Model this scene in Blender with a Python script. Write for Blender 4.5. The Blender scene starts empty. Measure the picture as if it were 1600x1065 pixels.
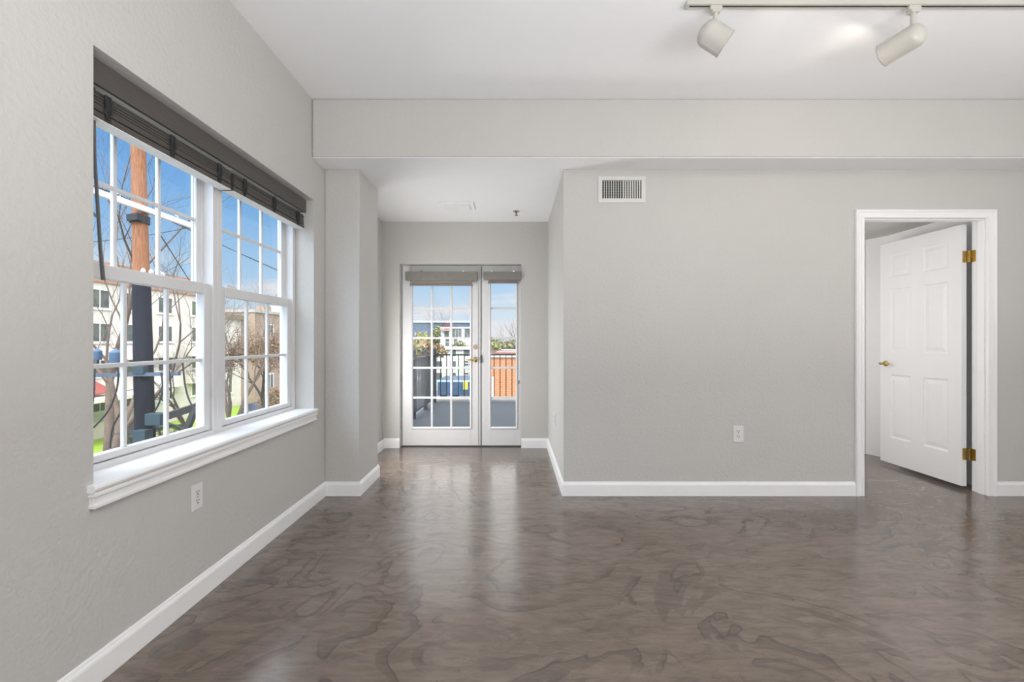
import bpy, bmesh, math, random
from mathutils import Vector, Matrix

# ---------------------------------------------------------------- camera, sky, sun, lamps, exposure
SC = bpy.context.scene
COL = SC.collection
F, CX, CY, H = 711.1, 802.0, 532.0, 1.163       # focal length in pixels, principal point, eye height


def at(px, py, y):
    """point at depth y seen at pixel (px, py)"""
    return Vector(((px - CX) * y / F, y, H + (CY - py) * y / F))


cam_data = bpy.data.cameras.new('camera')
cam = bpy.data.objects.new('camera', cam_data)
COL.objects.link(cam)
cam.location = (0, 0, H)
cam.rotation_euler = (math.pi / 2, 0, 0)
cam_data.sensor_width = 36.0
cam_data.lens = 16.0
cam_data.shift_x = -2.0 / 1600
cam_data.shift_y = -0.5 / 1600
cam_data.clip_start = 0.05
cam_data.clip_end = 600
SC.camera = cam

SC.view_settings.view_transform = 'Standard'
SC.view_settings.look = 'None'
SC.view_settings.gamma = 1.0
SC.view_settings.exposure = 0.0
SC.view_settings.use_curve_mapping = False
SC.cycles.use_denoising = True
SC.cycles.max_bounces = 10
SC.cycles.diffuse_bounces = 6
SC.cycles.transparent_max_bounces = 24
SC.cycles.sample_clamp_indirect = 6.0


def make_world():
    w = bpy.data.worlds.new('sky')
    SC.world = w
    w.use_nodes = True
    nt = w.node_tree
    nt.nodes.clear()
    N, L = nt.nodes.new, nt.links.new
    out = N('ShaderNodeOutputWorld')
    bg = N('ShaderNodeBackground')
    tc = N('ShaderNodeTexCoord')
    sep = N('ShaderNodeSeparateXYZ')
    L(tc.outputs['Generated'], sep.inputs[0])
    ramp = N('ShaderNodeValToRGB')
    cr = ramp.color_ramp
    cr.elements[0].position = 0.0
    cr.elements[0].color = (.72, .80, .88, 1)
    cr.elements[1].position = 1.0
    cr.elements[1].color = (.62, .68, .76, 1)
    for p, c in ((.06, (.68, .80, .92)), (.13, (.44, .68, .94)), (.24, (.24, .51, .89)), (.35, (.17, .42, .86)), (.44, (.60, .67, .76))):
        e = cr.elements.new(p)
        e.color = (*c, 1)
    L(sep.outputs['Z'], ramp.inputs[0])
    # low fair-weather clouds
    mp = N('ShaderNodeMapping')
    mp.inputs['Scale'].default_value = (3.0, 3.0, 14.0)
    L(tc.outputs['Generated'], mp.inputs[0])
    nz = N('ShaderNodeTexNoise')
    nz.inputs['Scale'].default_value = 1.6
    nz.inputs['Detail'].default_value = 5
    L(mp.outputs[0], nz.inputs['Vector'])
    cl = N('ShaderNodeMapRange')
    cl.inputs['From Min'].default_value = .50
    cl.inputs['From Max'].default_value = .62
    L(nz.outputs['Fac'], cl.inputs['Value'])
    band = N('ShaderNodeMapRange')
    band.inputs['From Min'].default_value = .17
    band.inputs['From Max'].default_value = .10
    L(sep.outputs['Z'], band.inputs['Value'])
    mul = N('ShaderNodeMath')
    mul.operation = 'MULTIPLY'
    L(cl.outputs[0], mul.inputs[0])
    L(band.outputs[0], mul.inputs[1])
    mix = N('ShaderNodeMix')
    mix.data_type = 'RGBA'
    L(mul.outputs[0], mix.inputs['Factor'])
    L(ramp.outputs[0], mix.inputs['A'])
    mix.inputs['B'].default_value = (.86, .86, .90, 1)
    # the sky is brighter high up
    st = N('ShaderNodeMapRange')
    st.inputs['From Min'].default_value = .42
    st.inputs['From Max'].default_value = .60
    st.inputs['To Min'].default_value = 1.0
    st.inputs['To Max'].default_value = SKY_TOP
    L(sep.outputs['Z'], st.inputs['Value'])
    L(mix.outputs['Result'], bg.inputs['Color'])
    # and brighter on the sun's side, behind the viewer
    sd = N('ShaderNodeMapRange')
    sd.inputs['From Min'].default_value = -.05
    sd.inputs['From Max'].default_value = -.50
    sd.inputs['To Min'].default_value = 1.0
    sd.inputs['To Max'].default_value = SKY_SOUTH
    L(sep.outputs['Y'], sd.inputs['Value'])
    sm = N('ShaderNodeMath')
    sm.operation = 'MULTIPLY'
    L(st.outputs[0], sm.inputs[0])
    L(sd.outputs[0], sm.inputs[1])
    L(sm.outputs[0], bg.inputs['Strength'])
    # added bright sky patch over the balcony, lighting the passage and floor reflection
    def rng(sock, a, b):
        n = N('ShaderNodeMapRange')
        n.interpolation_type = 'SMOOTHSTEP'
        n.inputs['From Min'].default_value = a
        n.inputs['From Max'].default_value = b
        L(sock, n.inputs['Value'])
        return n.outputs[0]

    def times(a, b):
        n = N('ShaderNodeMath')
        n.operation = 'MULTIPLY'
        L(a, n.inputs[0])
        L(b, n.inputs[1])
        return n.outputs[0]
    ax = N('ShaderNodeMath')
    ax.operation = 'ABSOLUTE'
    L(sep.outputs['X'], ax.inputs[0])
    patch_noise = N('ShaderNodeTexNoise')
    patch_noise.inputs['Scale'].default_value = 5
    L(tc.outputs['Generated'], patch_noise.inputs['Vector'])
    mask = times(times(rng(ax.outputs[0], .42, .30), rng(sep.outputs['Y'], .3, .6)),
                 times(rng(sep.outputs['Z'], .145, .20), rng(sep.outputs['Z'], .62, .46)))
    mask = times(mask, rng(patch_noise.outputs['Fac'], .15, .45))
    bg2 = N('ShaderNodeBackground')
    bg2.inputs['Color'].default_value = (1, .985, .96, 1)
    bg2.inputs['Strength'].default_value = SKY_PATCH
    ms = N('ShaderNodeMixShader')
    L(mask, ms.inputs[0])
    L(bg.outputs[0], ms.inputs[1])
    L(bg2.outputs[0], ms.inputs[2])
    L(ms.outputs[0], out.inputs[0])


SKY_PATCH = 2.0
SKY_TOP = 5.0
SKY_SOUTH = 3.2
make_world()


def lamp(name, kind, loc, energy, color=(1, 1, 1), rot=(0, 0, 0), **kw):
    d = bpy.data.lights.new(name, kind)
    d.energy = energy
    d.color = color
    for k, v in kw.items():
        setattr(d, k, v)
    o = bpy.data.objects.new(name, d)
    COL.objects.link(o)
    o.location = loc
    o.rotation_euler = rot
    return o


SUN_DIR = Vector((-.64 * .906, .77 * .906, -.423))          # travels away from us, towards upper left of plan
sun = lamp('sun', 'SUN', (10, -20, 30), 1.3, (1.0, .88, .70), angle=math.radians(.6))
sun.rotation_euler = SUN_DIR.to_track_quat('-Z', 'Y').to_euler()

# added unseen fill behind the camera: one washing the ceiling, one from the rear
lamp('ceiling_fill', 'AREA', (1.4, -1.0, .9), 226, (.985, .99, 1), (math.pi, 0, 0), shape='RECTANGLE', size=3.6, size_y=2.0)
lamp('rear_fill', 'AREA', (1.0, -3.85, 1.45), 12, (.97, .985, 1), (math.pi / 2, 0, 0), shape='RECTANGLE', size=4.2, size_y=1.9)
lamp('right_fill', 'AREA', (4.4, .6, 1.5), 31, (1, .99, .97), (0, math.pi / 2, 0), shape='RECTANGLE', size=1.6, size_y=2.4)  # added unseen fill from the right, brightening the pillar side
lamp('hall_lamp', 'AREA', (1.6, 4.1, 1.3), 17, (1, .98, .96), (0, -math.pi / 2, 0), shape='RECTANGLE', size=1.4, size_y=.8)
lamp('passage_fill', 'AREA', (-1.392, 4.22, .85), 25, (1, .99, .98), (0, -math.pi / 2, 0), shape='RECTANGLE', size=1.1, size_y=.46)  # added fill hidden behind the pillar, brightening the passage walls

# ---------------------------------------------------------------- materials
MATS = {}


def mat(name, color=(.8, .8, .8), rough=.5, metal=0.0, color2=None, scale=8, detail=4, contrast=(.35, .65),
        bump=0, bump_scale=60, bump_dist=.002, spec=.5, emit=None, stretch=None, coat=0):
    m = bpy.data.materials.new(name)
    m.use_nodes = True
    nt = m.node_tree
    N, L = nt.nodes.new, nt.links.new
    b = nt.nodes['Principled BSDF']
    b.inputs['Base Color'].default_value = (*color, 1)
    b.inputs['Roughness'].default_value = rough
    b.inputs['Metallic'].default_value = metal
    b.inputs['Specular IOR Level'].default_value = spec
    b.inputs['Coat Weight'].default_value = coat
    tc = N('ShaderNodeTexCoord')
    vec = tc.outputs['Object']
    if stretch:
        mp = N('ShaderNodeMapping')
        mp.inputs['Scale'].default_value = stretch
        L(vec, mp.inputs[0])
        vec = mp.outputs[0]
    n = N('ShaderNodeTexNoise')
    n.inputs['Scale'].default_value = scale
    n.inputs['Detail'].default_value = detail
    L(vec, n.inputs['Vector'])
    r = N('ShaderNodeValToRGB')
    c2 = color2 or tuple(c * .94 for c in color)
    r.color_ramp.elements[0].position = contrast[0]
    r.color_ramp.elements[0].color = (*color, 1)
    r.color_ramp.elements[1].position = contrast[1]
    r.color_ramp.elements[1].color = (*c2, 1)
    L(n.outputs['Fac'], r.inputs[0])
    L(r.outputs[0], b.inputs['Base Color'])
    if bump:
        n2 = N('ShaderNodeTexNoise')
        n2.inputs['Scale'].default_value = bump_scale
        n2.inputs['Detail'].default_value = 3
        L(vec, n2.inputs['Vector'])
        bp = N('ShaderNodeBump')
        bp.inputs['Strength'].default_value = bump
        bp.inputs['Distance'].default_value = bump_dist
        L(n2.outputs['Fac'], bp.inputs['Height'])
        L(bp.outputs[0], b.inputs['Normal'])
    if emit:
        b.inputs['Emission Color'].default_value = (*color, 1)
        b.inputs['Emission Strength'].default_value = emit
    MATS[name] = m
    return m


def glass_mat(name, tint=(.97, .98, .98), refl=.9):
    m = bpy.data.materials.new(name)
    m.use_nodes = True
    nt = m.node_tree
    nt.nodes.clear()
    N, L = nt.nodes.new, nt.links.new
    out = N('ShaderNodeOutputMaterial')
    t = N('ShaderNodeBsdfTransparent')
    t.inputs[0].default_value = (*tint, 1)
    g = N('ShaderNodeBsdfGlossy')
    g.inputs['Roughness'].default_value = .02
    fr = N('ShaderNodeLayerWeight')                         # Schlick reflectance of a thin pane, the same from both sides
    fr.inputs['Blend'].default_value = .5
    pw = N('ShaderNodeMath')
    pw.operation = 'POWER'
    pw.inputs[1].default_value = 5.0
    L(fr.outputs['Facing'], pw.inputs[0])
    mm = N('ShaderNodeMath')
    mm.operation = 'MULTIPLY_ADD'
    mm.inputs[1].default_value = refl
    mm.inputs[2].default_value = .03
    L(pw.outputs[0], mm.inputs[0])
    mx = N('ShaderNodeMixShader')
    L(mm.outputs[0], mx.inputs[0])
    L(t.outputs[0], mx.inputs[1])
    L(g.outputs[0], mx.inputs[2])
    L(mx.outputs[0], out.inputs[0])
    return m


def floor_mat():
    m = bpy.data.materials.new('stained_concrete')
    m.use_nodes = True
    nt = m.node_tree
    N, L = nt.nodes.new, nt.links.new
    b = nt.nodes['Principled BSDF']
    tc = N('ShaderNodeTexCoord')

    def noise(scale, detail=4, dist=0.0, vec=None, rough=.5):
        n = N('ShaderNodeTexNoise')
        n.inputs['Scale'].default_value = scale
        n.inputs['Detail'].default_value = detail
        n.inputs['Distortion'].default_value = dist
        n.inputs['Roughness'].default_value = rough
        L(vec or tc.outputs['Object'], n.inputs['Vector'])
        return n.outputs['Fac']

    def ramp(v, *stops):
        r = N('ShaderNodeValToRGB')
        el = r.color_ramp.elements
        el[0].position, el[0].color = stops[0][0], (*stops[0][1], 1)
        el[1].position, el[1].color = stops[-1][0], (*stops[-1][1], 1)
        for p, c in stops[1:-1]:
            e = el.new(p)
            e.color = (*c, 1)
        L(v, r.inputs[0])
        return r.outputs[0]

    def math_(op, a, bb):
        n = N('ShaderNodeMath')
        n.operation = op
        for i, v in enumerate((a, bb)):
            if isinstance(v, (int, float)):
                n.inputs[i].default_value = v
            else:
                L(v, n.inputs[i])
        return n.outputs[0]

    def mixc(fac, a, bb, mode='MIX'):
        n = N('ShaderNodeMix')
        n.data_type = 'RGBA'
        n.blend_type = mode
        if isinstance(fac, (int, float)):
            n.inputs['Factor'].default_value = fac
        else:
            L(fac, n.inputs['Factor'])
        for k, v in (('A', a), ('B', bb)):
            if isinstance(v, tuple):
                n.inputs[k].default_value = (*v, 1)
            else:
                L(v, n.inputs[k])
        return n.outputs['Result']

    base = ramp(noise(1.1, 6, .3, None, .6), (.3, (.122, .090, .068)), (.5, (.147, .114, .092)), (.7, (.170, .137, .116)))
    # fine trowel mottling, drawn out along the strokes
    mp = N('ShaderNodeMapping')
    mp.inputs['Rotation'].default_value = (0, 0, .35)
    mp.inputs['Scale'].default_value = (2.0, 7.0, 1)
    L(tc.outputs['Object'], mp.inputs[0])
    fine = ramp(noise(3.2, 8, 1.0, mp.outputs[0], .65), (.34, (.70, .69, .68)), (.5, (1.08, 1.07, 1.06)), (.64, (1.36, 1.35, 1.32)))
    c = mixc(.8, base, fine, 'MULTIPLY')
    # swirls: thin edged contour bands of a warped noise, broken into patches
    warp = noise(.85, 4, 1.9, None, .42)
    band = math_('FRACT', math_('MULTIPLY', warp, 11.0), 0.0)
    swirl = ramp(band, (.0, (0, 0, 0)), (.04, (1, 1, 1)), (.10, (.5, .5, .5)), (.30, (.42, .42, .42)), (.34, (0, 0, 0)))
    ragged = ramp(noise(1.6, 7, .9, None, .6), (.44, (0, 0, 0)), (.50, (1, 1, 1)))
    c = mixc(math_('MULTIPLY', math_('MULTIPLY', swirl, ragged), .8), c, (.060, .044, .038))
    # pale worn strokes
    wis = ramp(noise(2.0, 8, 1.8, mp.outputs[0], .6), (.56, (0, 0, 0)), (.63, (1, 1, 1)))
    c = mixc(math_('MULTIPLY', wis, .22), c, (.20, .17, .15))
    # small pits and flecks
    flk = ramp(noise(60, 3), (.66, (0, 0, 0)), (.71, (1, 1, 1)))
    c = mixc(math_('MULTIPLY', flk, .45), c, (.045, .035, .03))
    spk = ramp(noise(85, 2), (.72, (0, 0, 0)), (.76, (1, 1, 1)))
    c = mixc(math_('MULTIPLY', spk, .35), c, (.30, .27, .24))
    L(c, b.inputs['Base Color'])
    rr = N('ShaderNodeMapRange')
    rr.inputs['To Min'].default_value = .13
    rr.inputs['To Max'].default_value = .25
    L(noise(3, 4), rr.inputs['Value'])
    L(rr.outputs[0], b.inputs['Roughness'])
    b.inputs['IOR'].default_value = 1.8
    bp = N('ShaderNodeBump')
    bp.inputs['Strength'].default_value = .12
    bp.inputs['Distance'].default_value = .004
    L(noise(7, 3, .5), bp.inputs['Height'])
    L(bp.outputs[0], b.inputs['Normal'])
    return m


def brick_mat(name, c1, c2, mortar, scale=1.0):
    m = bpy.data.materials.new(name)
    m.use_nodes = True
    nt = m.node_tree
    N, L = nt.nodes.new, nt.links.new
    b = nt.nodes['Principled BSDF']
    b.inputs['Roughness'].default_value = .85
    tc = N('ShaderNodeTexCoord')
    sep = N('ShaderNodeSeparateXYZ')
    L(tc.outputs['Object'], sep.inputs[0])
    add = N('ShaderNodeMath')
    L(sep.outputs['X'], add.inputs[0])
    L(sep.outputs['Y'], add.inputs[1])
    cmb = N('ShaderNodeCombineXYZ')
    L(add.outputs[0], cmb.inputs['X'])
    L(sep.outputs['Z'], cmb.inputs['Y'])
    br = N('ShaderNodeTexBrick')
    br.inputs['Color1'].default_value = (*c1, 1)
    br.inputs['Color2'].default_value = (*c2, 1)
    br.inputs['Mortar'].default_value = (*mortar, 1)
    br.inputs['Scale'].default_value = scale
    br.inputs['Brick Width'].default_value = .42
    br.inputs['Row Height'].default_value = .15
    br.inputs['Mortar Size'].default_value = .015
    L(cmb.outputs[0], br.inputs['Vector'])
    L(br.outputs['Color'], b.inputs['Base Color'])
    return m


WALL = mat('wall_paint', (.555, .545, .522), .55, bump=.6, bump_scale=48, bump_dist=.005, color2=(.545, .535, .512), scale=2, spec=.3)
CEIL = mat('ceiling_paint', (.87, .87, .88), .7, color2=(.86, .86, .87), bump=.06, bump_scale=70, spec=.2)
TRIM = mat('white_trim_paint', (.87, .87, .87), .35, color2=(.855, .855, .86))
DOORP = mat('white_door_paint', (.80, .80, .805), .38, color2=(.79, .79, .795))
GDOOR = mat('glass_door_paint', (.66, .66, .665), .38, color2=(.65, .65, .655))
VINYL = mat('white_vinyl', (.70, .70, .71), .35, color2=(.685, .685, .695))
FLOOR = floor_mat()
GLASS = glass_mat('window_glass')
BLIND = mat('dark_slat_wood', (.085, .075, .066), .5, color2=(.062, .054, .048), scale=12, stretch=(3, 1, 25))
BRAIL = mat('pale_rail_underside', (.82, .82, .80), .5)
SHADE = mat('taupe_shade', (.225, .21, .19), .55, color2=(.20, .187, .17), scale=30)
SHADE2 = mat('shade_hem', (.25, .225, .21), .6)
BRASS = mat('brass', (.55, .40, .13), .3, metal=1.0, color2=(.42, .30, .09), scale=40)
STEEL = mat('chrome', (.6, .6, .6), .25, metal=1.0)
DARK = mat('dark_slot', (.012, .012, .012), .6)
GAP = mat('weatherstrip', (.06, .06, .058), .7)
LAMPW = mat('lamp_enamel', (.50, .48, .435), .3, color2=(.48, .46, .42), scale=5)
BULB = mat('bulb_glow', (1, .86, .66), .4, emit=6.0)
PLAST = mat('white_plastic', (.74, .74, .73), .35)
GRILLE = mat('grille_enamel', (.70, .69, .66), .45)
PLATE = mat('threshold_metal', (.10, .095, .09), .4, metal=.6)
# outside
IRON = mat('black_iron', (.025, .027, .03), .5)
DECKM = mat('deck_coating', (.050, .054, .058), .75, color2=(.044, .048, .052), scale=3, bump=.2, bump_scale=40)
CONC = mat('pale_concrete', (.60, .53, .46), .85, color2=(.52, .46, .40), scale=3)
STUCCO = mat('white_stucco', (.66, .575, .50), .85, color2=(.60, .52, .45), scale=2)
GREYST = mat('grey_panel', (.50, .52, .55), .8)
DKBLUE = mat('dark_blue_cladding', (.055, .075, .11), .6, color2=(.09, .11, .15), scale=1.5)
RUST = mat('russet_parapet', (.42, .22, .15), .85, color2=(.36, .18, .12), scale=2)
BROWNB = brick_mat('brown_brick', (.30, .19, .13), (.36, .24, .165), (.34, .28, .22))
ORANGEB = brick_mat('orange_brick', (.40, .14, .052), (.44, .17, .068), (.42, .23, .12))
WPANE = mat('dark_window_pane', (.06, .07, .07), .15, color2=(.14, .14, .11), scale=1.2)
WFRAME = mat('window_surround', (.72, .70, .64), .6)
GREENP = mat('olive_window_pane', (.18, .19, .10), .2, color2=(.10, .11, .06), scale=1)
ASPH = mat('asphalt', (.16, .16, .165), .9, color2=(.20, .20, .20), scale=.5)
GRASS = mat('lime_grass', (.30, .42, .03), .9, color2=(.22, .33, .025), scale=4, bump=.6, bump_scale=20, bump_dist=.05)
POLEW = mat('pole_wood', (.36, .15, .065), .9, color2=(.20, .08, .038), scale=10, stretch=(6, 6, .5), bump=.8, bump_scale=12, bump_dist=.02)
ARMW = mat('bleached_timber', (.78, .74, .68), .8, color2=(.66, .62, .56), scale=4)
GALV = mat('galvanised_blue_grey', (.10, .125, .155), .5, metal=.3)
TEAL = mat('teal_grey_box', (.020, .040, .048), .55)
BLUET = mat('blue_transformer', (.055, .10, .165), .5)
CABLE = mat('black_cable', (.018, .018, .02), .6)
PORC = mat('porcelain', (.75, .74, .72), .3)
BARK = mat('grey_brown_bark', (.055, .040, .029), .9, color2=(.04, .029, .021), scale=6, bump=.5, bump_scale=15, bump_dist=.02)
BARKL = mat('pale_bark', (.15, .10, .067), .9, color2=(.10, .066, .047), scale=6, bump=.5, bump_scale=15, bump_dist=.02)
LEAFY = mat('yellow_leaves', (.34, .27, .06), .8, color2=(.26, .27, .08), scale=1.5)
LEAFO = mat('rust_leaves', (.28, .15, .07), .8, color2=(.21, .16, .08), scale=1.2)
LEAFG = mat('olive_leaves', (.16, .165, .06), .8, color2=(.24, .21, .085), scale=1.2)
LEAFR = mat('russet_dry_leaves', (.16, .085, .042), .85, color2=(.22, .13, .07), scale=1.2)
BLUEP = mat('blue_paint', (.032, .058, .095), .5, color2=(.028, .052, .086), scale=2)
YELP = mat('yellow_sign', (.80, .62, .05), .5)
CARD = mat('dark_car_paint', (.012, .013, .017), .25, coat=.5)
CARB = mat('blue_car_paint', (.015, .025, .05), .25, coat=.5)
TYRE = mat('tyre_rubber', (.02, .02, .02), .8)

# ---------------------------------------------------------------- mesh helpers


class MB:
    def __init__(self):
        self.bm = bmesh.new()

    def box(self, x0, x1, y0, y1, z0, z1):
        v = [self.bm.verts.new((x, y, z)) for z in (z0, z1) for x, y in ((x0, y0), (x1, y0), (x1, y1), (x0, y1))]
        for f in ((3, 2, 1, 0), (4, 5, 6, 7), (0, 1, 5, 4), (1, 2, 6, 5), (2, 3, 7, 6), (3, 0, 4, 7)):
            self.bm.faces.new([v[i] for i in f])
        return self

    def obox(self, p0, p1, w, h, up=(0, 0, 1)):
        """bar from p0 to p1, width w (sideways), height h (along up)"""
        p0, p1 = Vector(p0), Vector(p1)
        d = (p1 - p0).normalized()
        up = Vector(up)
        s = d.cross(up).normalized()
        u = s.cross(d).normalized()
        v = []
        for p in (p0, p1):
            for a, b in ((-1, -1), (1, -1), (1, 1), (-1, 1)):
                v.append(self.bm.verts.new(p + s * a * w / 2 + u * b * h / 2))
        for f in ((3, 2, 1, 0), (4, 5, 6, 7), (0, 1, 5, 4), (1, 2, 6, 5), (2, 3, 7, 6), (3, 0, 4, 7)):
            self.bm.faces.new([v[i] for i in f])
        return self

    def tube(self, pts, radii, n=8, cap=True):
        pts = [Vector(p) for p in pts]
        if isinstance(radii, (int, float)):
            radii = [radii] * len(pts)
        rings = []
        ref = None
        for i, p in enumerate(pts):
            a = pts[max(i - 1, 0)]
            b = pts[min(i + 1, len(pts) - 1)]
            d = (b - a).normalized()
            if ref is None:
                ref = Vector((0, 0, 1)) if abs(d.z) < .9 else Vector((1, 0, 0))
            s = d.cross(ref).normalized()
            u = s.cross(d).normalized()
            ref = u
            rings.append([self.bm.verts.new(p + (s * math.cos(t) + u * math.sin(t)) * radii[i])
                          for t in (2 * math.pi * k / n for k in range(n))])
        for r0, r1 in zip(rings, rings[1:]):
            for k in range(n):
                self.bm.faces.new((r0[k], r0[(k + 1) % n], r1[(k + 1) % n], r1[k]))
        if cap:
            self.bm.faces.new(list(reversed(rings[0])))
            self.bm.faces.new(rings[-1])
        return self

    def lathe(self, org, axis, prof, n=24):
        """prof: list of (distance along axis, radius); closed with caps where radius is 0"""
        org, axis = Vector(org), Vector(axis).normalized()
        ref = Vector((0, 0, 1)) if abs(axis.z) < .9 else Vector((1, 0, 0))
        s = axis.cross(ref).normalized()
        u = s.cross(axis).normalized()
        rings = []
        for h, r in prof:
            c = org + axis * h
            if r < 1e-6:
                rings.append([self.bm.verts.new(c)])
            else:
                rings.append([self.bm.verts.new(c + (s * math.cos(t) + u * math.sin(t)) * r)
                              for t in (2 * math.pi * k / n for k in range(n))])
        for r0, r1 in zip(rings, rings[1:]):
            for k in range(n):
                k2 = (k + 1) % n
                if len(r0) == 1 and len(r1) == 1:
                    continue
                if len(r0) == 1:
                    self.bm.faces.new((r0[0], r1[k2], r1[k]))
                elif len(r1) == 1:
                    self.bm.faces.new((r0[k], r0[k2], r1[0]))
                else:
                    self.bm.faces.new((r0[k], r0[k2], r1[k2], r1[k]))
        return self

    def sweep(self, path, prof, fn, closed=False):
        """sweep an open profile (u, t) along a 2-D polyline with mitred corners.
        u is measured to the left of the path direction; fn(a, b, t) maps to 3-D."""
        n = len(path)
        P = [Vector((p[0], p[1])) for p in path]
        rings = []
        for i in range(n):
            if closed or 0 < i < n - 1:
                d0 = (P[i] - P[i - 1]).normalized()
                d1 = (P[(i + 1) % n] - P[i]).normalized()
            elif i == 0:
                d0 = d1 = (P[1] - P[0]).normalized()
            else:
                d0 = d1 = (P[-1] - P[-2]).normalized()
            n0 = Vector((-d0.y, d0.x))
            n1 = Vector((-d1.y, d1.x))
            m = (n0 + n1)
            m = m / max(m.dot(n0), .2)
            rings.append([self.bm.verts.new(fn(*(P[i] + m * u), t)) for u, t in prof])
        k = len(prof)
        idx = list(zip(range(n), list(range(1, n)) + [0])) if closed else list(zip(range(n - 1), range(1, n)))
        for a, b in idx:
            for j in range(k):
                j2 = (j + 1) % k
                self.bm.faces.new((rings[a][j], rings[a][j2], rings[b][j2], rings[b][j]))
        if not closed:
            self.bm.faces.new(rings[0])
            self.bm.faces.new(list(reversed(rings[-1])))
        return self

    def sphere(self, c, r, sub=2, squash=(1, 1, 1)):
        g = bmesh.ops.create_icosphere(self.bm, subdivisions=sub, radius=r)
        for v in g['verts']:
            v.co = Vector((v.co.x * squash[0], v.co.y * squash[1], v.co.z * squash[2])) + Vector(c)
        return self

    def face(self, pts):
        self.bm.faces.new([self.bm.verts.new(p) for p in pts])
        return self

    def build(self, name, material, parent=None, smooth=False, bevel=0, segs=2, recalc=True, wn=False):
        if recalc:
            bmesh.ops.recalc_face_normals(self.bm, faces=self.bm.faces)
        me = bpy.data.meshes.new(name)
        self.bm.to_mesh(me)
        self.bm.free()
        me.materials.append(material)
        if smooth:
            for p in me.polygons:
                p.use_smooth = True
            if smooth != 'all':
                me.set_sharp_from_angle(angle=math.radians(38))
        o = bpy.data.objects.new(name, me)
        COL.objects.link(o)
        if parent is not None:
            o.parent = parent
            root = Vector((0, 0, 0))
            p = parent
            while p is not None:
                root += p.location
                p = p.parent
            o.location = -root               # geometry is written in world coordinates
        if bevel:
            b = o.modifiers.new('edge', 'BEVEL')
            b.width = bevel
            b.segments = segs
            b.limit_method = 'ANGLE'
            b.angle_limit = math.radians(40)
            b.harden_normals = False
        return o


def tag(o, label=None, cat=None, group=None, kind=None):
    if label:
        o['label'] = label
    if cat:
        o['category'] = cat
    if group:
        o['group'] = group
    if kind:
        o['kind'] = kind
    return o


def empty(name, loc, label=None, cat=None, group=None, kind=None):
    o = bpy.data.objects.new(name, None)
    o.empty_display_size = .1
    COL.objects.link(o)
    o.location = loc
    return tag(o, label, cat, group, kind)


def struct(name, mb, m, label, cat, **kw):
    return tag(mb.build(name, m, **kw), label, cat, kind='structure')


# ---------------------------------------------------------------- the room shell
XL, YB, YF, ZC, ZB = -1.417, 3.42, 4.936, 2.864, 2.452       # left wall, back wall, far wall, ceiling, beam underside
XR, YN = 4.60, -4.0
XP = .378                                                     # corner of the passage
WO = -1.66                                                    # outer face of the left wall
WY0, WY1, WZ0, WZ1 = 1.536, 3.234, .655, 2.161                # window opening
WM = 2.385                                                    # between the two units

struct('floor', MB().box(WO, 4.9, YN - .1, 5.04, -.18, 0), FLOOR, 'glossy brown stained concrete floor with swirling trowel marks', 'floor')
struct('ceiling', MB().box(WO, 4.9, YN - .1, YB, ZC, ZC + .1), CEIL, 'flat white ceiling of the main room', 'ceiling')
struct('ceiling_passage', MB().box(WO, XP + .12, YB, 5.10, ZB, ZC + .1), CEIL, 'lower white ceiling over the passage to the glass doors', 'ceiling')
struct('beam', MB().box(XL, XR, 3.198, YB, ZB, ZC), WALL, 'painted dropped beam crossing the room below the ceiling', 'beam', bevel=.014, segs=3)

struct('beam_soffit', MB().box(XL, XR, 3.206, YB, ZB - .003, ZB + .001), CEIL, 'white painted underside of the dropped beam', 'soffit')

m = MB()
m.box(WO, XL, YN, WY0, 0, ZC)
m.box(WO, XL, WY1, 5.10, 0, ZC)
m.box(WO, XL, WY0, WY1, 0, WZ0)
m.box(WO, XL, WY0, WY1, WZ1, ZC)
struct('wall_left', m, WALL, 'textured off-white wall holding the big window', 'wall')
m = MB()
DX0, DX1, DZ = 2.609, 3.577, 2.102
m.box(XP, DX0, YB, 3.53, 0, ZC)
m.box(DX1, XR, YB, 3.53, 0, ZC)
m.box(DX0, DX1, YB, 3.53, DZ, ZC)
struct('wall_back', m, WALL, 'wide greige back wall with air vent and open doorway', 'wall')
struct('wall_passage', MB().box(XP, XP + .12, 3.53, YF, 0, ZB), WALL, 'bright side wall of the passage beside the glass doors', 'wall')
m = MB()
FX0, FX1, FZ = -1.232, .087, 1.995
m.box(XL, FX0, YF, 5.10, 0, ZB)
m.box(FX1, XP + .12, YF, 5.10, 0, ZB)
m.box(FX0, FX1, YF, 5.10, FZ, ZB)
struct('wall_far', m, WALL, 'off-white end wall of the passage around the glass doors', 'wall')
struct('wall_right', MB().box(XR, 4.9, YN, 3.53, 0, ZC), WALL, 'off-white side wall of the room beyond the doorway', 'wall')
struct('wall_front', MB().box(WO, 4.9, YN - .1, YN, 0, ZC), WALL, 'off-white wall behind the viewer', 'wall')
struct('column', MB().box(XL, -1.157, YB, 3.892, 0, ZB), WALL, 'square off-white pillar between window and glass doors', 'column', bevel=.008, segs=3)

# the small hall behind the open door
m = MB()
m.box(3.70, 3.82, 3.53, 4.62, 0, 2.3)
m.face([(3.70, 4.50, 0), (3.70, 4.50, 2.2), (3.62, 4.70, 2.2), (3.62, 4.70, 0)])
struct('wall_hall', m, TRIM, 'white wall of the small hall behind the open panel door', 'wall')
m = MB().box(.498, 3.82, 4.68, 4.80, 0, 2.3)
struct('wall_hall_end', m, TRIM, 'white end wall of the small hall', 'wall')
struct('ceiling_hall', MB().box(.498, 3.82, 3.53, 4.80, 2.2, 2.32), WALL, 'low beige ceiling of the small hall behind the doorway', 'ceiling')

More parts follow.
